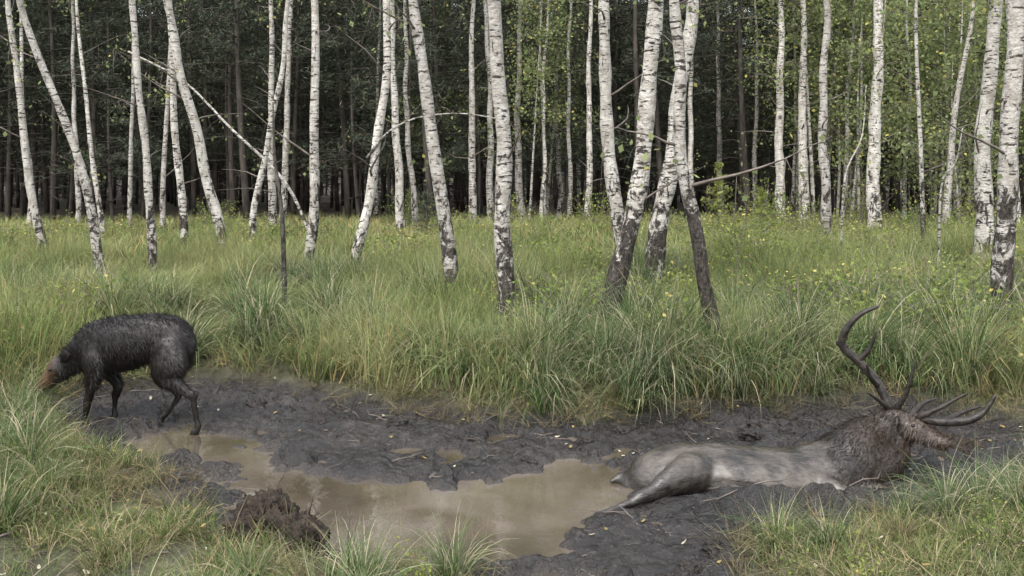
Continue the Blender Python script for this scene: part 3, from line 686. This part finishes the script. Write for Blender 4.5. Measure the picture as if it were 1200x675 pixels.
limb(b, [S(2.70,6.58,.43),S(2.66,6.48,.44),S(2.62,6.40,.42),S(2.60,6.36,.40)],[.018,.046,.04,.012],[.014,.014,.013,.009],side=(0,0,1),k=4)
limb(b, [S(2.72,6.70,.43),S(2.72,6.80,.46),S(2.72,6.88,.47)],[.018,.042,.014],[.014,.014,.01],side=(0,0,1),k=4)
def asg(c):
    q = np.zeros((len(c), 3)); q[:, 0] = np.maximum(sstep(.98, 1.2, c[:, 0])*.6, .25*sstep(.6, .9, c[:, 0])); dk = sstep(.50, .8, c[:, 0]+.3*(c[:, 2]))
    dk = np.maximum(dk, .9*np.exp(-((c[:, 0]+.40)/.18)**2-((c[:, 2]-.1)/.12)**2)); dk = np.maximum(dk, .85*sstep(-.62, -.80, c[:, 0])); dk = np.maximum(dk, .8*sstep(.10, .0, c[:, 2])); q[:, 1] = dk; q[:, 2] = .04+.96*sstep(.50, .8, c[:, 0]); return q
remeshed('body', b, M_STAG, .012, stag, .022, asg, lambda c: np.tile([-.6, -.3, -.7], (len(c), 1)), 32000, .06, seed=5)
ball('eye', S(2.78,6.51,.405), .014, M_EYE, stag)
hb = MB()
for s2 in (-1, 1): limb(hb, [S(.555,5.865+s2*.012,.022),S(.53,5.855+s2*.014,.012),S(.495,5.845+s2*.012,.0)],[.017,.019,.008],k=3,sides=10)
link('hoof', hb.mesh('hoof', [M_HOOF]), parent=stag)
def ant(name, beam, tines):
    b = MB()
    def cv(p): q = sp(*p); return S(*q)
    P = [cv(p) for p in beam]; r = np.interp(np.linspace(0, 1, len(P)), [0, .1, .6, 1], [.042, .034, .029, .012]); limb(b, P, r, k=5, sides=12)
    for t in tines: limb(b, [cv(p) for p in t], np.linspace(.026, .008, len(t)), k=5, sides=10)
    link(name, b.mesh(name, [M_ANT]), parent=stag)
ant('left_antler', [(1046,488,6.68),(1038,465,6.71),(1025,442,6.75),(1005,420,6.78),(987,402,6.8),(993,382,6.77),(1008,366,6.74),(1028,357,6.72)],
    [[(1005,420,6.78),(1018,408,6.74),(1027,386,6.7)],[(1044,480,6.69),(1034,470,6.62),(1018,458,6.52)],[(990,403,6.8),(982,400,6.85),(984,404,6.92)],[(1046,484,6.68),(1062,458,6.6),(1073,421,6.55)],[(1030,450,6.74),(1020,440,6.66),(1016,425,6.6)]])
ant('right_antler', [(1058,484,6.66),(1080,488,6.62),(1105,492,6.57),(1135,490,6.52),(1153,480,6.5),(1166,462,6.48)],
    [[(1075,487,6.62),(1098,477,6.55),(1132,459,6.5)],[(1105,492,6.57),(1125,482,6.65),(1148,474,6.7)],[(1066,486,6.62),(1080,471,6.72),(1096,465,6.8)]])

# ------------------------------------------------------------------ light, world, camera
wd = bpy.data.worlds.new('World'); scene.world = wd; wd.use_nodes = True; nt = wd.node_tree; bg = nt.nodes['Background']
sky = nt.nodes.new('ShaderNodeTexSky'); sky.sky_type = 'NISHITA'; sky.sun_disc = False; sky.sun_elevation = math.radians(58); sky.sun_rotation = math.radians(205); sky.dust_density = 4; sky.air_density = 1.2
hs = nt.nodes.new('ShaderNodeHueSaturation'); hs.inputs['Saturation'].default_value = .35; hs.inputs['Value'].default_value = 3.0
nt.links.new(sky.outputs[0], hs.inputs['Color']); nt.links.new(hs.outputs[0], bg.inputs[0]); bg.inputs[1].default_value = .15
sl = bpy.data.lights.new('sun', 'SUN'); sl.energy = 1.5; sl.angle = math.radians(40); sl.color = (1, .97, .92)
so = link('sun', sl); az = math.radians(205); el = math.radians(58)
dv = Vector((math.sin(az)*math.cos(el), math.cos(az)*math.cos(el), math.sin(el))); so.rotation_euler = dv.to_track_quat('Z', 'Y').to_euler()
cam = bpy.data.cameras.new('camera'); co = link('camera', cam, (0, 0, CAM_H)); co.rotation_euler = (math.radians(90), 0, 0)
cam.sensor_width = 36; cam.lens = 33; cam.shift_y = -(337.5-HOR)/1200; cam.clip_end = 2000
scene.camera = co
scene.view_settings.view_transform = 'Standard'; scene.view_settings.look = 'None'; scene.view_settings.exposure = 0
